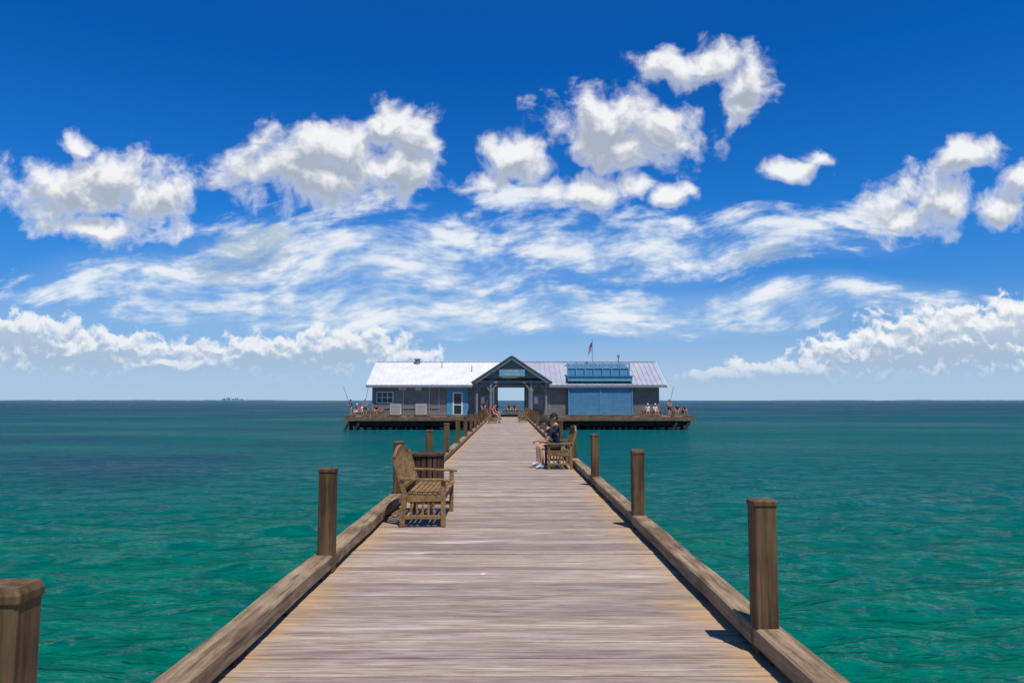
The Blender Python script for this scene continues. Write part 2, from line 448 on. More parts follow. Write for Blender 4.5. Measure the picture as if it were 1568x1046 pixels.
mb.box(-2.9, -1.9, FY-0.08, FY-0.01, 0.9, 2.2, 0); mb.box(-2.8, -2.45, FY-0.1, FY-0.082, 1.2, 2.0, 1); mb.box(-2.35, -2.0, FY-0.1, FY-0.082, 1.1, 1.9, 3)
mb.box(2.5, 3.6, FY-0.08, FY-0.01, 0.8, 2.3, 0); mb.box(2.7, 3.1, FY-0.1, FY-0.082, 1.3, 2.0, 1)
mb.done("notice_boards", bld)
sg = empty("pier_sign", (0.4, PF-0.02, 0))
mb = MB("greytrim", "ltblue"); mb.box(-1.3, 1.3, 0, 0.05, 4.02, 4.76, 0); mb.box(-1.22, 1.22, -0.012, -0.001, 4.1, 4.68, 1); mb.done("sign_board", sg)
def text(s, x, z, size, parent, y=-0.03):
    c = bpy.data.curves.new("lettering", 'FONT'); c.body = s; c.size = size; c.align_x = 'CENTER'; c.extrude = 0.005
    o = bpy.data.objects.new("lettering", c); scene.collection.objects.link(o); o.parent = parent
    o.location = (x, y, z); o.rotation_euler = (R(90), 0, 0); c.materials.append(M["trim"])
text("CITY PIER", 0, 4.42, 0.30, sg); text("ANNA MARIA", 0, 4.15, 0.24, sg)
W = FY
mb = MB("trim", "glass")
def window(x0, x1, z0, z1, n):
    mb.box(x0, x1, W-0.05, W-0.003, z0, z1, 0)
    p = (x1-x0-0.08)/n
    for i in range(n):
        a = x0+0.04+i*p+0.04
        mb.box(a, a+p-0.08, W-0.062, W-0.051, z0+0.09, z1-0.09, 1)
        mb.box(a, a+p-0.08, W-0.075, W-0.063, (z0+z1)/2-0.03, (z0+z1)/2+0.03, 0)
window(-13.65, -11.9, 1.35, 2.55, 3)
window(-11.35, -10.6, 2.75, 3.05, 1); window(-9.6, -9.0, 2.7, 3.0, 1)
mb.done("windows", bld)
mb = MB("bluetrim", "trim", "glass")
mb.box(-6.35, -4.15, W-0.07, W-0.004, 0.02, 3.35, 0)
mb.box(-5.75, -4.7, W-0.1, W-0.071, 0.1, 2.5, 1); mb.box(-5.6, -4.85, W-0.115, W-0.101, 0.25, 2.35, 2)
mb.box(-5.6, -4.85, W-0.13, W-0.116, 1.15, 1.25, 1)
mb.done("entrance_door", bld)
mb = MB("greytrim", "steel")
for x0, x1 in ((-14.1, -13.95), (15.55, 15.7), (-3.5, -3.35), (4.2, 4.35)): mb.box(x0, x1, W-0.04, W-0.004, 0.02, 3.1, 0)
mb.box(-13.9, -6.5, W-0.03, W-0.004, 0.02, 0.22, 0)
mb.box(-13.5, -7.0, W-0.08, W-0.04, 0.85, 0.9, 1)
for x in (-10.9, -8.2, -7.2): mb.box(x, x+0.06, W-0.08, W-0.03, 0.3, 3.0, 1)
mb.done("wall_trim", bld)
for x in (-11.5, -8.9):
    e = empty("chest_cabinet", (x, W-0.75, 0))
    mb = MB("ac", "dark", "rust"); mb.box(-0.55, 0.55, -0.35, 0.35, 0.22, 1.25, 0)
    for k in range(7): mb.box(-0.48, 0.48, -0.362, -0.351, 0.33+0.125*k, 0.365+0.125*k, 1)
    mb.box(-0.58, 0.58, -0.38, 0.38, 1.255, 1.31, 0); mb.box(-0.5, -0.4, -0.3, 0.3, 0.0, 0.218, 1); mb.box(0.4, 0.5, -0.3, 0.3, 0.0, 0.218, 1)
    mb.done("cabinet_body", e, 0.01)
mb = MB("blue", "bluetrim")
mb.box(6.25, 12.8, W-0.5, W-0.004, 0.05, 3.28, 0)
for x in (6.2, 9.48, 12.75): mb.box(x, x+0.12, W-0.56, W-0.501, 0.04, 3.3, 1)
mb.box(6.33, 9.47, W-0.54, W-0.502, 0.05, 0.22, 1); mb.box(9.61, 12.74, W-0.54, W-0.502, 0.05, 0.22, 1)
mb.done("blue_wall", bld)
mb = MB("ltblue", "bluetrim", "dark")
mb.box(6.2, 12.85, 76.4, 78.3, 3.62, 4.12, 0)
mb.box(6.1, 12.95, 76.3, 78.4, 4.121, 4.2, 1)
mb.box(6.3, 12.75, 78.2, 78.3, 4.25, 5.05, 1)
for z in (5.5, 5.15): mb.box(6.2, 12.85, 78.1, 78.18, z-0.06, z+0.06, 0)
for i in range(8): x = 6.2+i*0.936; mb.box(x, x+0.1, 78.0, 78.095, 4.2, 5.6, 0)
for i in range(14): x = 6.4+i*0.468; mb.box(x, x+0.05, 78.186, 78.197, 4.25, 5.5, 0)
mb.box(6.2, 12.85, 80.8, 80.9, 5.4, 5.55, 0)
mb.done("rooftop_enclosure", bld)
mb = MB("steel", "greytrim")
mb.cyl((-10.0, 81.6), 0.28, 5.6, 6.15, 12, 1); mb.cyl((-10.0, 81.6), 0.38, 6.151, 6.22, 12, 0)
mb.cyl((-7.2, 80.5), 0.05, 5.0, 5.85, 8, 0)
mb.cyl((12.1, 81.0), 0.06, 5.2, 6.4, 8, 1); mb.cyl((12.1, 81.0), 0.16, 6.4, 6.6, 10, 1)
mb.cyl((-3.9, 79.5), 0.05, 4.5, 5.4, 8, 0)
mb.done("roof_vents", bld)
fl = empty("flag_pole", (9.25, 81.0, 0))
mb = MB("steel"); mb.cyl((0, 0), 0.045, 5.2, 8.2, 10, 0, 0.03); mb.cyl((0, 0), 0.07, 8.2, 8.3, 10); mb.done("pole", fl)
mb = MB("red", "white", "blue_c")
nu, nv = 26, 24; g = []
for j in range(nv+1):
    row = []
    for i in range(nu+1):
        u, v = i/nu, j/nv
        x = -0.02-0.50*(u**0.8)*(0.7+0.3*v); yv = 0.14*math.sin(u*17+v*1.5)*(0.3+u)
        z = 8.1-1.0*v-0.65*u-0.05*math.sin(u*9)
        row.append(mb.bm.verts.new((x, yv, z)))
    g.append(row)
for j in range(nv):
    for i in range(nu):
        f = mb.bm.faces.new((g[j][i], g[j+1][i], g[j+1][i+1], g[j][i+1]))
        f.material_index = 2 if (i < 11 and j < 13) else (0 if int(j/nv*13) % 2 == 0 else 1)
mb.done("flag", fl, smooth_=True)

# ---------------------------------------------------------------- people
def head(parent, c, yaw, pitch, hairmat, cap=None, longhair=False, skin="skin"):
    bm = bmesh.new()
    bmesh.ops.create_uvsphere(bm, u_segments=24, v_segments=18, radius=1.0)
    for v in bm.verts:
        x, y_, z = v.co
        wx = 0.073*(1-0.22*max(0, -z)); 
        ny = y_*0.092
        if y_ > 0 and z < 0: ny += 0.008*(-z)
        nose = math.exp(-((x/0.17)**2))*math.exp(-(((z+0.12)/0.22)**2)) if y_ > 0.5 else 0
        sock = (math.exp(-(((abs(x)-0.38)/0.16)**2))*math.exp(-(((z-0.08)/0.12)**2))) if y_ > 0.5 else 0
        v.co = (x*wx, ny+0.024*nose-0.007*sock, z*0.112)
    for f in bm.faces: f.smooth = True
    def ell(cx, cy, cz, rx, ry, rz, mi, seg=8):
        r = bmesh.ops.create_uvsphere(bm, u_segments=seg, v_segments=seg, radius=1.0)
        for v in r['verts']: v.co = (cx+v.co.x*rx, cy+v.co.y*ry, cz+v.co.z*rz)
        for v in r['verts']:
            for f in v.link_faces: f.material_index = mi; f.smooth = True
    for s in (-1, 1):
        ell(s*0.073, -0.005, -0.003, 0.012, 0.02, 0.03, 0)
        ell(s*0.028, 0.078, 0.008, 0.011, 0.008, 0.006, 3)
        ell(s*0.028, 0.082, 0.027, 0.016, 0.006, 0.003, 1)
    ell(0, 0.083, -0.062, 0.022, 0.008, 0.006, 2)
    r = bmesh.ops.create_uvsphere(bm, u_segments=20, v_segments=14, radius=1.0)
    dele = []
    for v in r['verts']:
        x, y_, z = v.co
        low = -0.45 if y_ < 0.1 else 0.42
        if longhair and y_ < 0.15: low = -1.0
        v.co = (x*0.083, y_*0.100-0.006, z*0.122+0.006)
        if z < low and not (longhair and y_ < 0.15): dele.append(v)
        elif longhair and z < -0.2: v.co.z -= 0.06*(-z); v.co.x *= 0.95
    for v in r['verts']:
        for f in v.link_faces: f.material_index = 1; f.smooth = True
    bmesh.ops.delete(bm, geom=dele, context='VERTS')
    if cap:
        r = bmesh.ops.create_uvsphere(bm, u_segments=20, v_segments=14, radius=1.0)
        dele = [v for v in r['verts'] if v.co.z < 0.15]
        for v in r['verts']:
            for f in v.link_faces: f.material_index = 4; f.smooth = True
        for v in r['verts']: v.co = (v.co.x*0.091, v.co.y*0.108-0.004, v.co.z*0.128+0.012)
        bmesh.ops.delete(bm, geom=dele, context='VERTS')
        vs = []
        for k in range(9):
            a = math.pi*k/8
            vs.append((0.075*math.cos(a), 0.07+0.09*math.sin(a), 0.034-0.012*math.sin(a)))
        top = [bm.verts.new(p) for p in vs]; bot = [bm.verts.new((p[0], p[1], p[2]-0.008)) for p in vs]
        fs = [bm.faces.new(top), bm.faces.new(bot[::-1])]
        for k in range(8): fs.append(bm.faces.new((top[k], bot[k], bot[k+1], top[k+1])))
        for f in fs: f.material_index = 4
    me = bpy.data.meshes.new("head"); bm.to_mesh(me); bm.free()
    for mm in (skin, hairmat, "lip", "eye", cap or "black"): me.materials.append(M[mm])
    o = bpy.data.objects.new("head", me); scene.collection.objects.link(o); o.parent = parent
    o.location = c; o.rotation_euler = (pitch, 0, yaw)
    return o

POSES = {
 "sit": dict(pel=(0,0,.53), sp=(0,-.03,.70), ch=(0,-.01,.88), nk=(0,.01,1.03), hb=(0,.025,1.11), hd=(0,.045,1.21),
   sh=(.165,0,.98), el=(.215,.09,.73), wr=(.13,.30,.64), hip=(.09,.03,.52), kn=(.12,.46,.50), an=(.12,.45,.09), to=(.135,.62,.035), hdir=(-.25,.85,-.25)),
 "hunch": dict(pel=(0,0,.53), sp=(0,.05,.69), ch=(0,.17,.84), nk=(0,.285,.955), hb=(0,.33,1.01), hd=(0,.37,1.09),
   sh=(.165,.20,.91), el=(.19,.33,.65), wr=(.075,.54,.68), hip=(.09,.03,.52), kn=(.12,.47,.50), an=(.13,.42,.09), to=(.14,.60,.035), hdir=(-.35,.8,-.25)),
 "stand": dict(pel=(0,0,.96), sp=(0,-.01,1.12), ch=(0,0,1.30), nk=(0,0,1.45), hb=(0,.015,1.53), hd=(0,.03,1.63),
   sh=(.175,0,1.40), el=(.235,-.02,1.13), wr=(.22,.10,.90), hip=(.09,0,.92), kn=(.11,.02,.50), an=(.115,-.02,.09), to=(.14,.14,.035), hdir=(-.1,.3,-.9)),
 "fish": dict(pel=(0,0,.96), sp=(0,-.01,1.12), ch=(0,0,1.30), nk=(0,.01,1.45), hb=(0,.03,1.53), hd=(0,.05,1.62),
   sh=(.175,0,1.40), el=(.22,.10,1.14), wr=(.09,.33,1.16), hip=(.09,0,.92), kn=(.13,.03,.50), an=(.15,-.02,.09), to=(.18,.14,.035), hdir=(-.4,.8,.1)),
}
def person(name, pose, loc, rot, shirt, pants, hairmat="hair", cap=None, longhair=False, shorts=True, sleeves=False, sc=1.0, hyaw=0.0, hpitch=0.0, shoe="black"):
    e = empty(name, loc, rot, sc); P = POSES[pose]
    bm = bmesh.new(); sk = bm.verts.layers.skin.verify()
    segs = []; V = {}
    def vert(k, p, r, root=False, r2=None):
        v = bm.verts.new(p); v[sk].radius = (r, r2 or r); v[sk].use_root = root; V[k] = v; return v
    def edge(a, b_, lab):
        bm.edges.new((V[a], V[b_])); segs.append((V[a].co.copy(), V[b_].co.copy(), lab))
    vert("pel", P["pel"], .125, True, .105); vert("sp", P["sp"], .125, r2=.10); vert("ch", P["ch"], .145, r2=.11)
    vert("nk", P["nk"], .06); vert("hb", P["hb"], .052)
    edge("pel","sp",0); edge("sp","ch",0); edge("ch","nk",0); edge("nk","hb",2)
    for s, t in ((-1,"l"),(1,"r")):
        def q(k): p = P[k]; return Vector((s*p[0], p[1], p[2]))
        sh, el, wr, hip, kn, an, to = (q(k) for k in ("sh","el","wr","hip","kn","an","to"))
        vert("sh"+t, sh, .062); vert("ua"+t, sh.lerp(el,.5), .05); vert("el"+t, el, .040); vert("fa"+t, el.lerp(wr,.4), .040); vert("wr"+t, wr, .026, r2=.02)
        edge("ch","sh"+t,0); edge("sh"+t,"ua"+t,0); edge("ua"+t,"el"+t,0 if sleeves else 2); edge("el"+t,"fa"+t,0 if sleeves else 2); edge("fa"+t,"wr"+t,2)
        hd = Vector((s*P["hdir"][0], P["hdir"][1], P["hdir"][2])).normalized()
        vert("pm"+t, wr+hd*.05, .036, r2=.018); vert("pk"+t, wr+hd*.085, .034, r2=.015)
        edge("wr"+t,"pm"+t,2); edge("pm"+t,"pk"+t,2)
        vert("hip"+t, hip, .095); vert("th"+t, hip.lerp(kn,.5), .08); vert("tk"+t, hip.lerp(kn,.8), .064); vert("kn"+t, kn, .056); vert("ca"+t, kn.lerp(an,.35), .053); vert("an"+t, an, .037)
        vert("he"+t, an+Vector((0,-.03,-.045)), .034); vert("to"+t, to, .032, r2=.028)
        edge("pel","hip"+t,1); edge("hip"+t,"th"+t,1); edge("th"+t,"tk"+t,1); edge("tk"+t,"kn"+t,2 if shorts else 1); edge("kn"+t,"ca"+t,2 if shorts else 1); edge("ca"+t,"an"+t,2 if shorts else 1)
        edge("an"+t,"he"+t,3); edge("an"+t,"to"+t,3)
        side = hd.cross(Vector((0,0,1)));
        if side.length < .1: side = Vector((1,0,0))
        side.normalize(); nrm = side.cross(hd).normalized()
        if nrm.z > 0: nrm = -nrm
        for fi, (o_, L) in enumerate(((-.027,.062),(-.009,.072),(.009,.068),(.026,.052))):
            b0 = wr+hd*.072+side*o_; b1 = b0+hd*(L*.45)+nrm*.006; b2 = b1+hd*(L*.35)+nrm*.02; b3 = b2+hd*(L*.12)+nrm*.022
            ks = [f"f{t}{fi}{k}" for k in range(4)]
            for k, (p, r) in enumerate(((b0,.0095),(b1,.009),(b2,.0082),(b3,.007))): vert(ks[k], p, r, k == 0)
            for k in range(3): edge(ks[k], ks[k+1], 2)
        inn = side*(-1 if (side.x*s) > 0 else 1)
        ks = [f"t{t}{k}" for k in range(3)]
        for k, (p, r) in enumerate(((wr+hd*.025+inn*.02,.013),(wr+hd*.055+inn*.048+nrm*.008,.011),(wr+hd*.09+inn*.052+nrm*.018,.009))): vert(ks[k], p, r, k == 0)
        for k in range(2): edge(ks[k], ks[k+1], 2)
    me = bpy.data.meshes.new("tmp"); bm.to_mesh(me); bm.free()
    o = bpy.data.objects.new("tmp", me); scene.collection.objects.link(o)
    o.modifiers.new("skin", 'SKIN'); sd = o.modifiers.new("sub", 'SUBSURF'); sd.levels = 2; sd.render_levels = 2
    dg = bpy.context.evaluated_depsgraph_get(); ev = o.evaluated_get(dg)
    nm = bpy.data.meshes.new_from_object(ev); bpy.data.objects.remove(o)
    nm.materials.clear()
    for mm in (shirt, pants, "skin", shoe): nm.materials.append(M[mm])
    A = np.array([s[0][:] for s in segs]); B = np.array([s[1][:] for s in segs]); lab = np.array([s[2] for s in segs])
    AB = B-A; L2 = (AB**2).sum(1)+1e-9
    for p in nm.polygons:
        c = np.array(p.center[:]); t = np.clip(((c-A)*AB).sum(1)/L2, 0, 1)
        d = ((A+AB*t[:, None]-c)**2).sum(1); p.material_index = int(lab[int(d.argmin())]); p.use_smooth = True
    b_ = bpy.data.objects.new("body", nm); scene.collection.objects.link(b_); b_.parent = e
    head(e, P["hd"], hyaw, hpitch, hairmat, cap, longhair)
    return e

F_R, F_L = R(-90), R(90)
person("seated_woman", "hunch", (1.26, 18.22, -0.005), F_L, "navy", "black", "hair", cap="navy", sc=1.0, hpitch=R(-18), shoe="shoe_w")
person("seated_man", "sit", (1.22, 18.95, -0.005), F_L, "navy", "khaki", "hair", cap="black", sc=1.0, hpitch=R(-12), shoe="shoe_w", hyaw=R(15))
person("seated_woman", "sit", (-1.15, 54.2, -0.005), F_R, "red", "black", "hair", longhair=True)
person("seated_man", "sit", (-1.15, 54.9, -0.005), F_R, "grey_c", "blue_c", "hair")
person("seated_man", "sit", (-1.15, 63.2, -0.005), F_R, "red", "khaki", "hair")
person("seated_man", "hunch", (-1.15, 63.9, -0.005), F_R, "black", "blue_c", "hair", cap="black")
person("standing_man", "stand", (-2.1, 75.4, 0), R(170), "blue_c", "black", "hair")
person("standing_woman", "stand", (-2.55, 75.2, 0), R(-140), "black", "blue_c", "hair", longhair=True, sc=0.94)
bench((0.45, 89.5, 0), R(180), 1.6)
person("seated_man", "sit", (0.1, 89.5, -0.005), R(180), "black", "black", "hair")
person("seated_woman", "sit", (0.75, 89.5, -0.005), R(180), "navy", "black", "hair", longhair=True)
bench((-15.0, 75.9, 0), R(180), 1.6)
person("seated_man", "sit", (-15.4, 75.9, -0.005), R(150), "red", "white", "hair", cap="white")
person("seated_woman", "sit", (-14.8, 75.9, -0.005), R(190), "white", "blue_c", "blond")
person("standing_man", "fish", (-15.9, 75.2, 0), R(110), "black", "khaki", "hair", cap="black")
person("standing_man", "fish", (-14.45, 75.0, 0), R(200), "grey_c", "black", "hair")
person("seated_man", "hunch", (-13.3, 75.6, 0), R(170), "black", "blue_c", "hair")
bench((-13.3, 75.6, 0), R(180), 1.2)
bench((14.7, 75.9, 0), R(180), 1.9)
person("seated_woman", "sit", (14.3, 75.9, -0.005), R(170), "white", "blue_c", "blond", cap="white")
person("seated_man", "sit", (15.05, 75.9, -0.005), R(190), "white", "khaki", "hair", cap="white")
person("standing_man", "fish", (16.35, 75.3, 0), R(200), "khaki", "black", "hair")
person("standing_woman", "stand", (16.7, 77.3, 0), R(120), "red", "white", "hair", longhair=True, sc=.95)
bench((17.6, 76.0, 0), R(180), 1.5)
person("seated_man", "sit", (17.35, 76.0, -0.005), R(160), "navy", "grey_c", "hair")
person("seated_man", "hunch", (17.95, 76.0, -0.005), R(200), "blue_c", "black", "hair")
for (x, yv, dx, dy) in ((-15.9, 75.0, -0.9, -1.5), (-14.5, 74.7, 0.9, -1.0), (16.3, 75.0, 0.4, -1.6)):
    mb = MB("dark"); mb.beam((0,0,1.0), (dx*0.6, dy*0.6, 3.0), 0.025, 0.025); o = mb.done("fishing_rod"); o.location = (x, yv, 0)

# ---------------------------------------------------------------- sea
def sea():
    rad = np.exp(np.linspace(math.log(1.2), math.log(14000), 620))
    fine = np.linspace(R(-47), R(47), 1000)
    rest = np.linspace(R(47), R(313), 60)[1:-1]
    ang = np.concatenate([fine, rest]); nA = len(ang); nR = len(rad)
    Rr, Aa = np.meshgrid(rad, ang, indexing='ij')
    X = Rr*np.sin(Aa); Y = Rr*np.cos(Aa); Z = np.zeros_like(X)
    sp = Rr*0.0155
    rng = np.random.RandomState(3)
    for i in range(90):
        lam = math.exp(rng.uniform(math.log(0.35), math.log(2.2)))
        th = rng.normal(R(97), R(24))
        k = 2*math.pi/lam; kx, ky = k*math.cos(th), k*math.sin(th)
        amp = 0.0050*lam**1.0
        ph = rng.uniform(0, 6.28)
        fade = np.clip((lam/sp-2.2)/2.0, 0, 1)
        a = kx*X+ky*Y+ph
        Z += amp*fade*(np.sin(a)+0.3*np.cos(2*a))
    co = np.stack([X, Y, Z+WATER], -1).reshape(-1, 3)
    co = np.vstack([co, [[0, 0, WATER]]])
    i, j = np.meshgrid(np.arange(nR-1), np.arange(nA), indexing='ij'); j2 = (j+1) % nA
    q = np.stack([i*nA+j, (i+1)*nA+j, (i+1)*nA+j2, i*nA+j2], -1).reshape(-1, 4)[:, ::-1]
    c = nR*nA; tri = np.stack([np.full(nA, c), (np.arange(nA)+1) % nA, np.arange(nA)], -1)
    me = bpy.data.meshes.new("sea"); nq, ntr = len(q), len(tri)
    me.vertices.add(len(co)); me.vertices.foreach_set("co", co.ravel())
    me.loops.add(nq*4+ntr*3); me.loops.foreach_set("vertex_index", np.concatenate([q.ravel(), tri.ravel()]).astype(np.int32))
    me.polygons.add(nq+ntr)
    me.polygons.foreach_set("loop_start", np.concatenate([np.arange(nq)*4, nq*4+np.arange(ntr)*3]).astype(np.int32))
    me.polygons.foreach_set("use_smooth", np.ones(nq+ntr, dtype=bool))
    me.update(calc_edges=True); me.validate()
    o = bpy.data.objects.new("sea", me); scene.collection.objects.link(o)
    if me.polygons[1000].normal.z < 0: me.flip_normals()
    m, nt, b = new_mat("sea_water")
    nt.nodes.remove(b)
    outn = [n for n in nt.nodes if n.type == 'OUTPUT_MATERIAL'][0]
    geo = N(nt, "ShaderNodeNewGeometry"); pos = geo.outputs["Position"]
    sep = N(nt, "ShaderNodeSeparateXYZ"); nt.links.new(pos, sep.inputs[0])
    shelf = math_n(nt, 'ADD', sep.outputs[1], math_n(nt, 'MULTIPLY', math_n(nt, 'SUBTRACT', noise_n(nt, pos, 0.03, 3), 0.5), 30.0))
    c1 = mixc(nt, smooth(nt, shelf, 2, 34), (0.0, 0.135, 0.092), (0.0, 0.105, 0.110))
    c1 = mixc(nt, smooth(nt, shelf, 28, 220), c1, (0.0, 0.060, 0.098))
    sg_ = noise_n(nt, vmath(nt, 'ADD', vmath(nt, 'MULTIPLY', pos, (0.8, 1.0, 0)), (13, 4, 0)), 0.045, 4, 0.55)
    reg = smooth(nt, sep.outputs[0], -8, -16)
    bed = math_n(nt, 'MULTIPLY', math_n(nt, 'MULTIPLY', smooth(nt, sg_, 0.42, 0.60), reg), smooth(nt, sep.outputs[1], 18, 30))
    bed = math_n(nt, 'MULTIPLY', bed, smooth(nt, sep.outputs[1], 95, 60))
    c1 = mixc(nt, math_n(nt, 'MULTIPLY', bed, 0.6), c1, (0.016, 0.045, 0.10))
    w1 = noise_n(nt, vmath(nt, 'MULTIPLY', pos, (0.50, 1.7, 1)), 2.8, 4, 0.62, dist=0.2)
    w3 = noise_n(nt, vmath(nt, 'MULTIPLY', pos, (0.25, 0.95, 1)), 0.8, 5, 0.68)
    gust = noise_n(nt, vmath(nt, 'MULTIPLY', pos, (0.35, 1.0, 1)), 0.06, 4, 0.65)
    h = math_n(nt, 'ADD', math_n(nt, 'MULTIPLY', w1, 0.17), math_n(nt, 'MULTIPLY', w3, 0.58))
    bn = N(nt, "ShaderNodeBump"); bn.inputs["Strength"].default_value = 1.0; bn.inputs["Distance"].default_value = 1.0
    nt.links.new(h, bn.inputs["Height"])
    fr = N(nt, "ShaderNodeFresnel"); fr.inputs[0].default_value = 1.33; nt.links.new(bn.outputs[0], fr.inputs["Normal"])
    fac = math_n(nt, 'MULTIPLY', smooth(nt, fr.outputs[0], 0.04, 0.55), math_n(nt, 'MULTIPLY_ADD', smooth(nt, gust, 0.35, 0.7), 0.30, 0.20))
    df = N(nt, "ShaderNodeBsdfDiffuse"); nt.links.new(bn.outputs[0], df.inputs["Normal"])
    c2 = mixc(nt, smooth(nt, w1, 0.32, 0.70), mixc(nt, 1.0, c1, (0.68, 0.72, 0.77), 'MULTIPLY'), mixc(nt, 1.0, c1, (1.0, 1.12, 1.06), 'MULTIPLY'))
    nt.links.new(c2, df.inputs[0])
    gl = N(nt, "ShaderNodeBsdfGlossy"); gl.inputs["Roughness"].default_value = 0.10; nt.links.new(bn.outputs[0], gl.inputs["Normal"])
    mx = N(nt, "ShaderNodeMixShader"); nt.links.new(fac, mx.inputs[0]); nt.links.new(df.outputs[0], mx.inputs[1]); nt.links.new(gl.outputs[0], mx.inputs[2])
    nt.links.new(mx.outputs[0], outn.inputs[0])
    me.materials.append(m)
sea()

def shore(x0, x1, yv, hmax, seed, name, towers=()):
    mb = MB("land"); n = 220; top = []; bot = []
    for i in range(n+1):
        t = i/n; x = x0+(x1-x0)*t
        env = min(1, t*6, (1-t)*6)
        h = hmax*env*(0.55+0.5*mnoise.noise(Vector((t*9, seed, 0)))+0.35*mnoise.noise(Vector((t*60, seed, 3))))
        top.append((x, yv, WATER+max(0.6, h))); bot.append((x, yv, WATER-1))
    for i in range(n):
        a, b_ = top[i], top[i+1]
        f = [mb.bm.verts.new(p) for p in (bot[i], bot[i+1], b_, a)]; mb.bm.faces.new(f)
        f = [mb.bm.verts.new(p) for p in (a, b_, (b_[0], yv+200, WATER-1), (a[0], yv+200, WATER-1))]; mb.bm.faces.new(f)
    for x, w, h in towers: mb.box(x-w/2, x+w/2, yv-30, yv-5, WATER-1, WATER+h)
    bmesh.ops.remove_doubles(mb.bm, verts=mb.bm.verts, dist=0.01)
    mb.done(name)
shore(-4700, -1650, 6500, 11, 2.0, "distant_shoreline", [(-2480, 20, 20), (-2440, 25, 25), (-2400, 15, 17), (-2370, 22, 23), (-2330, 30, 15)])
shore(2050, 5200, 6500, 10, 8.0, "distant_shoreline")

# ---------------------------------------------------------------- light
tosun = Vector((0.20, -0.42, 1.02)).normalized()
elev = math.asin(tosun.z); azim = math.atan2(tosun.x, tosun.y)
sd = bpy.data.lights.new("sun", 'SUN'); sd.energy = 4.6; sd.angle = R(0.53); sd.color = (1.0, 0.94, 0.85)
so = bpy.data.objects.new("sun", sd); scene.collection.objects.link(so)
so.rotation_euler = tosun.to_track_quat('Z', 'Y').to_euler(); so.location = (20, -40, 100)

w = bpy.data.worlds.new("World"); scene.world = w; w.use_nodes = True
nt = w.node_tree; nt.nodes.clear()
STR = 0.1
out = N(nt, "ShaderNodeOutputWorld"); bg = N(nt, "ShaderNodeBackground"); bg.inputs[1].default_value = STR
nt.links.new(bg.outputs[0], out.inputs[0])
sky = N(nt, "ShaderNodeTexSky", sky_type='NISHITA'); sky.sun_disc = False
sky.sun_elevation = elev; sky.sun_rotation = azim; sky.air_density = 1.0; sky.dust_density = 0.4; sky.ozone_density = 3.0
tc = N(nt, "ShaderNodeTexCoord"); d = vmath(nt, 'NORMALIZE', tc.outputs["Generated"])
sp = N(nt, "ShaderNodeSeparateXYZ"); nt.links.new(d, sp.inputs[0]); dx, dy, dz = sp.outputs
ym = math_n(nt, 'MAXIMUM', dy, 0.05)
U = 1115.0
u = math_n(nt, 'MULTIPLY', math_n(nt, 'DIVIDE', dx, ym), U); v = math_n(nt, 'MULTIPLY', math_n(nt, 'DIVIDE', dz, ym), U)
cb = N(nt, "ShaderNodeCombineXYZ"); nt.links.new(u, cb.inputs[0]); nt.links.new(v, cb.inputs[1]); p = cb.outputs[0]
front = smooth(nt, dy, 0.1, 0.25)

def warp(vec, scale, amt, detail=3):
    c = noise_n(nt, vec, scale, detail, 0.55, out=1)
    return vmath(nt, 'ADD', vec, vmath(nt, 'MULTIPLY', vmath(nt, 'SUBTRACT', c, (0.5, 0.5, 0.5)), (amt, amt, 0)))
def field(vec, blobs, power=0.5):
    acc = None
    for (cx, cy, rx, ry) in blobs:
        q = vmath(nt, 'MULTIPLY_ADD', vec, (1/rx, 1/ry, 0), (-cx/rx, -cy/ry, 0))
        dd = vmath(nt, 'DOT_PRODUCT', q, q, out=1)
        acc = dd if acc is None else math_n(nt, 'MINIMUM', acc, dd)
    if power != 1: acc = math_n(nt, 'POWER', acc, power)
    return math_n(nt, 'SUBTRACT', 1.0, acc)

cum = [(-668,318,150,62),(-613,350,95,60),(-665,388,36,28),(-545,315,72,60),(-620,262,125,30),
 (-288,345,205,62),(-278,395,125,52),(-180,425,62,56),(-138,415,44,52),(-378,350,112,50),(-158,355,68,62),
 (147,432,118,70),(242,410,70,66),(172,392,142,44),(15,370,68,42),(-25,342,52,24),
 (255,520,80,42),(335,523,76,40),(387,497,48,48),(365,455,38,50),
 (130,325,100,36),(190,328,38,28),(252,310,40,24),(442,350,62,20),(482,370,30,22),
 (660,315,95,56),(712,372,62,38),(600,280,62,44),(765,300,75,42),(805,335,55,42)]
low = [(-740,100,120,36),(-650,72,200,38),(-350,66,180,36),(-250,74,130,40),(-480,50,200,22),(-170,62,80,24),
 (690,92,190,54),(600,74,130,48),(520,66,90,32),(430,42,130,22),(800,112,120,54),(340,36,80,16)]
def cumulus(blobs, ws, wa, ns, amp, up, det, rough, bias):
    wv = warp(p, ws, wa)
    def dens(vec):
        n = noise_n(nt, vec, ns, det, rough)
        return math_n(nt, 'MULTIPLY_ADD', math_n(nt, 'SUBTRACT', n, 0.5-bias), amp, field(vec, blobs))
    d0 = dens(wv); d1 = dens(vmath(nt, 'ADD', wv, (up*0.2, up, 0)))
    return d0, d1
d0, d1 = cumulus(cum, 0.009, 66, 0.017, 2.3, 26, 7, 0.58, 0.0)
aC = smooth(nt, d0, 0.0, 0.72)
sC = math_n(nt, 'MULTIPLY', smooth(nt, math_n(nt, 'SUBTRACT', d1, math_n(nt, 'MULTIPLY', d0, 0.45)), -0.12, 0.5), smooth(nt, d0, 0.1, 0.7))
l0, l1 = cumulus(low, 0.03, 30, 0.042, 1.9, 9, 6, 0.56, 0.02)
aL = smooth(nt, l0, 0.0, 0.35)
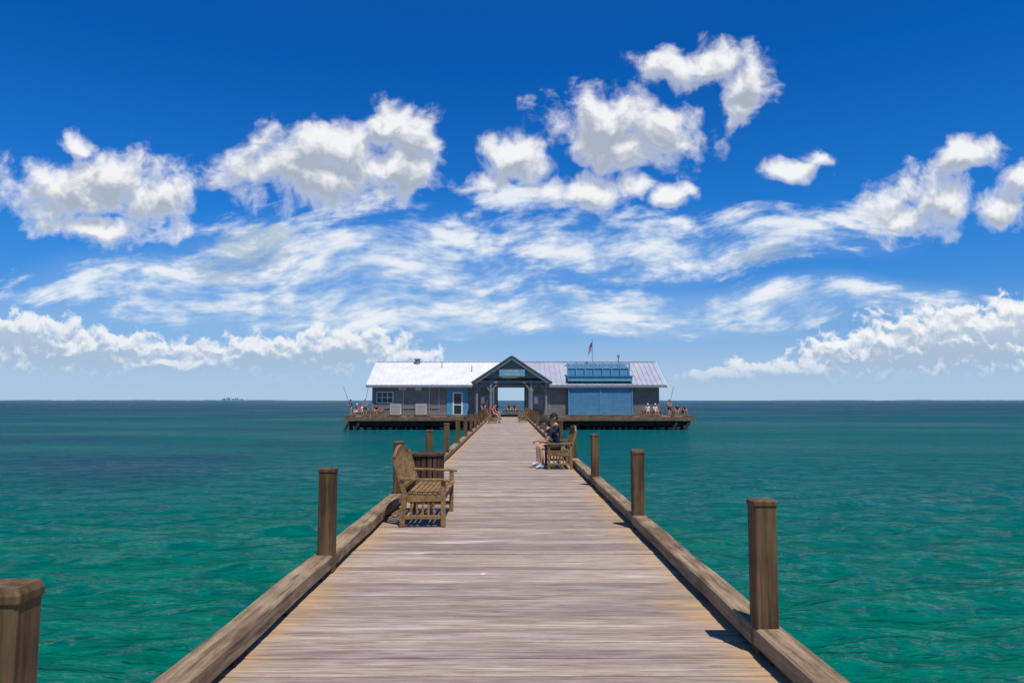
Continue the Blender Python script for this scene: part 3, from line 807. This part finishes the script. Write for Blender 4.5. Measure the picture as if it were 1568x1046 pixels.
sL = math_n(nt, 'MULTIPLY', smooth(nt, math_n(nt, 'SUBTRACT', l1, math_n(nt, 'MULTIPLY', l0, 0.55)), -0.15, 0.40), smooth(nt, v, 150, 70, 0.7, 1.0))

# high broken cloud layer: soft sheets, gently drawn out by the wind
pw = warp(p, 0.0032, 120, 1)
pr = N(nt, "ShaderNodeVectorRotate"); pr.inputs["Angle"].default_value = R(-6); nt.links.new(pw, pr.inputs["Vector"])
F2 = field(pw, [(-450,190,230,42),(-190,215,300,66),(-330,245,150,40),(170,240,210,46),(420,250,150,36),(520,285,70,22),(20,295,90,18),
  (-200,150,480,36),(300,150,400,28),(-50,125,560,22),(-480,170,260,24),(760,165,60,8)], 1)
sn = noise_n(nt, vmath(nt, 'MULTIPLY', pr.outputs[0], (0.48, 1.45, 1)), 0.018, 8, 0.60)
sf = noise_n(nt, vmath(nt, 'MULTIPLY', p, (0.7, 1.5, 1)), 0.05, 5, 0.6)
st = math_n(nt, 'MULTIPLY_ADD', math_n(nt, 'SUBTRACT', sn, 0.56), 7.0, math_n(nt, 'MAXIMUM', F2, -2.5))
st = math_n(nt, 'MULTIPLY_ADD', math_n(nt, 'SUBTRACT', sf, 0.5), 1.5, st)
aS = math_n(nt, 'MULTIPLY', smooth(nt, st, -0.8, 1.2), 0.92)
veil = math_n(nt, 'MULTIPLY', math_n(nt, 'MULTIPLY', smooth(nt, F2, -1.5, 0.9), smooth(nt, v, 330, 150)), 0.24)
G = field(pw, [(-372,235,80,36),(-425,205,50,22),(400,215,60,16)], 1)
gr = smooth(nt, math_n(nt, 'MULTIPLY_ADD', math_n(nt, 'SUBTRACT', sf, 0.5), 3.5, G), 0.0, 1.0)

el = math_n(nt, 'MAXIMUM', dz, 0.0)
ramp = N(nt, "ShaderNodeValToRGB"); nt.links.new(el, ramp.inputs[0])
cr = ramp.color_ramp
cr.elements[0].position = 0.0; cr.elements[0].color = (0.50, 0.70, 1.35, 1)
cr.elements[1].position = 1.0; cr.elements[1].color = (0.12, 0.5, 1.1, 1)
for pos_, c in ((0.05, (0.42, 0.67, 1.20)), (0.10, (0.29, 0.64, 1.13)), (0.22, (0.10, 0.64, 1.28)), (0.42, (0.02, 0.50, 1.20))):
    e_ = cr.elements.new(pos_); e_.color = (*c, 1)
S = mixc(nt, 1.0, sky.outputs[0], ramp.outputs[0], 'MULTIPLY')
k = 1/STR
def C(*c): return tuple(x*k for x in c)
haze = smooth(nt, dz, 0.15, -0.02, 0.0, 0.85)
col = mixc(nt, haze, S, C(0.44, 0.61, 0.79))
col = mixc(nt, veil, col, C(0.48, 0.66, 0.87))
col = mixc(nt, aS, col, mixc(nt, smooth(nt, sn, 0.44, 0.64), C(0.58, 0.70, 0.84), C(0.87, 0.90, 0.94)))
col = mixc(nt, math_n(nt, 'MULTIPLY', gr, 0.6), col, C(0.28, 0.41, 0.57))
lowc = mixc(nt, sL, C(0.92, 0.93, 0.94), C(0.40, 0.52, 0.67))
lfade = smooth(nt, v, 15, 75)
col = mixc(nt, math_n(nt, 'MULTIPLY', math_n(nt, 'MULTIPLY', aL, lfade), math_n(nt, 'MULTIPLY', front, smooth(nt, u, -300, 500, 0.86, 0.97))), col, lowc)
cumc = mixc(nt, sC, C(0.93, 0.93, 0.94), C(0.40, 0.46, 0.55))
col = mixc(nt, math_n(nt, 'MULTIPLY', math_n(nt, 'MULTIPLY', aC, front), 0.97), col, cumc)
nt.links.new(col, bg.inputs[0])

# ---------------------------------------------------------------- camera
cam = bpy.data.cameras.new("camera"); cam.sensor_width = 36; cam.lens = 26; cam.clip_end = 30000; cam.clip_start = 0.05
co = bpy.data.objects.new("camera", cam); scene.collection.objects.link(co)
co.location = (0, 0, 1.65); co.rotation_euler = (R(90+4.546), 0, R(-0.3))
scene.camera = co
scene.view_settings.view_transform = 'Standard'; scene.view_settings.look = 'None'; scene.view_settings.exposure = 0
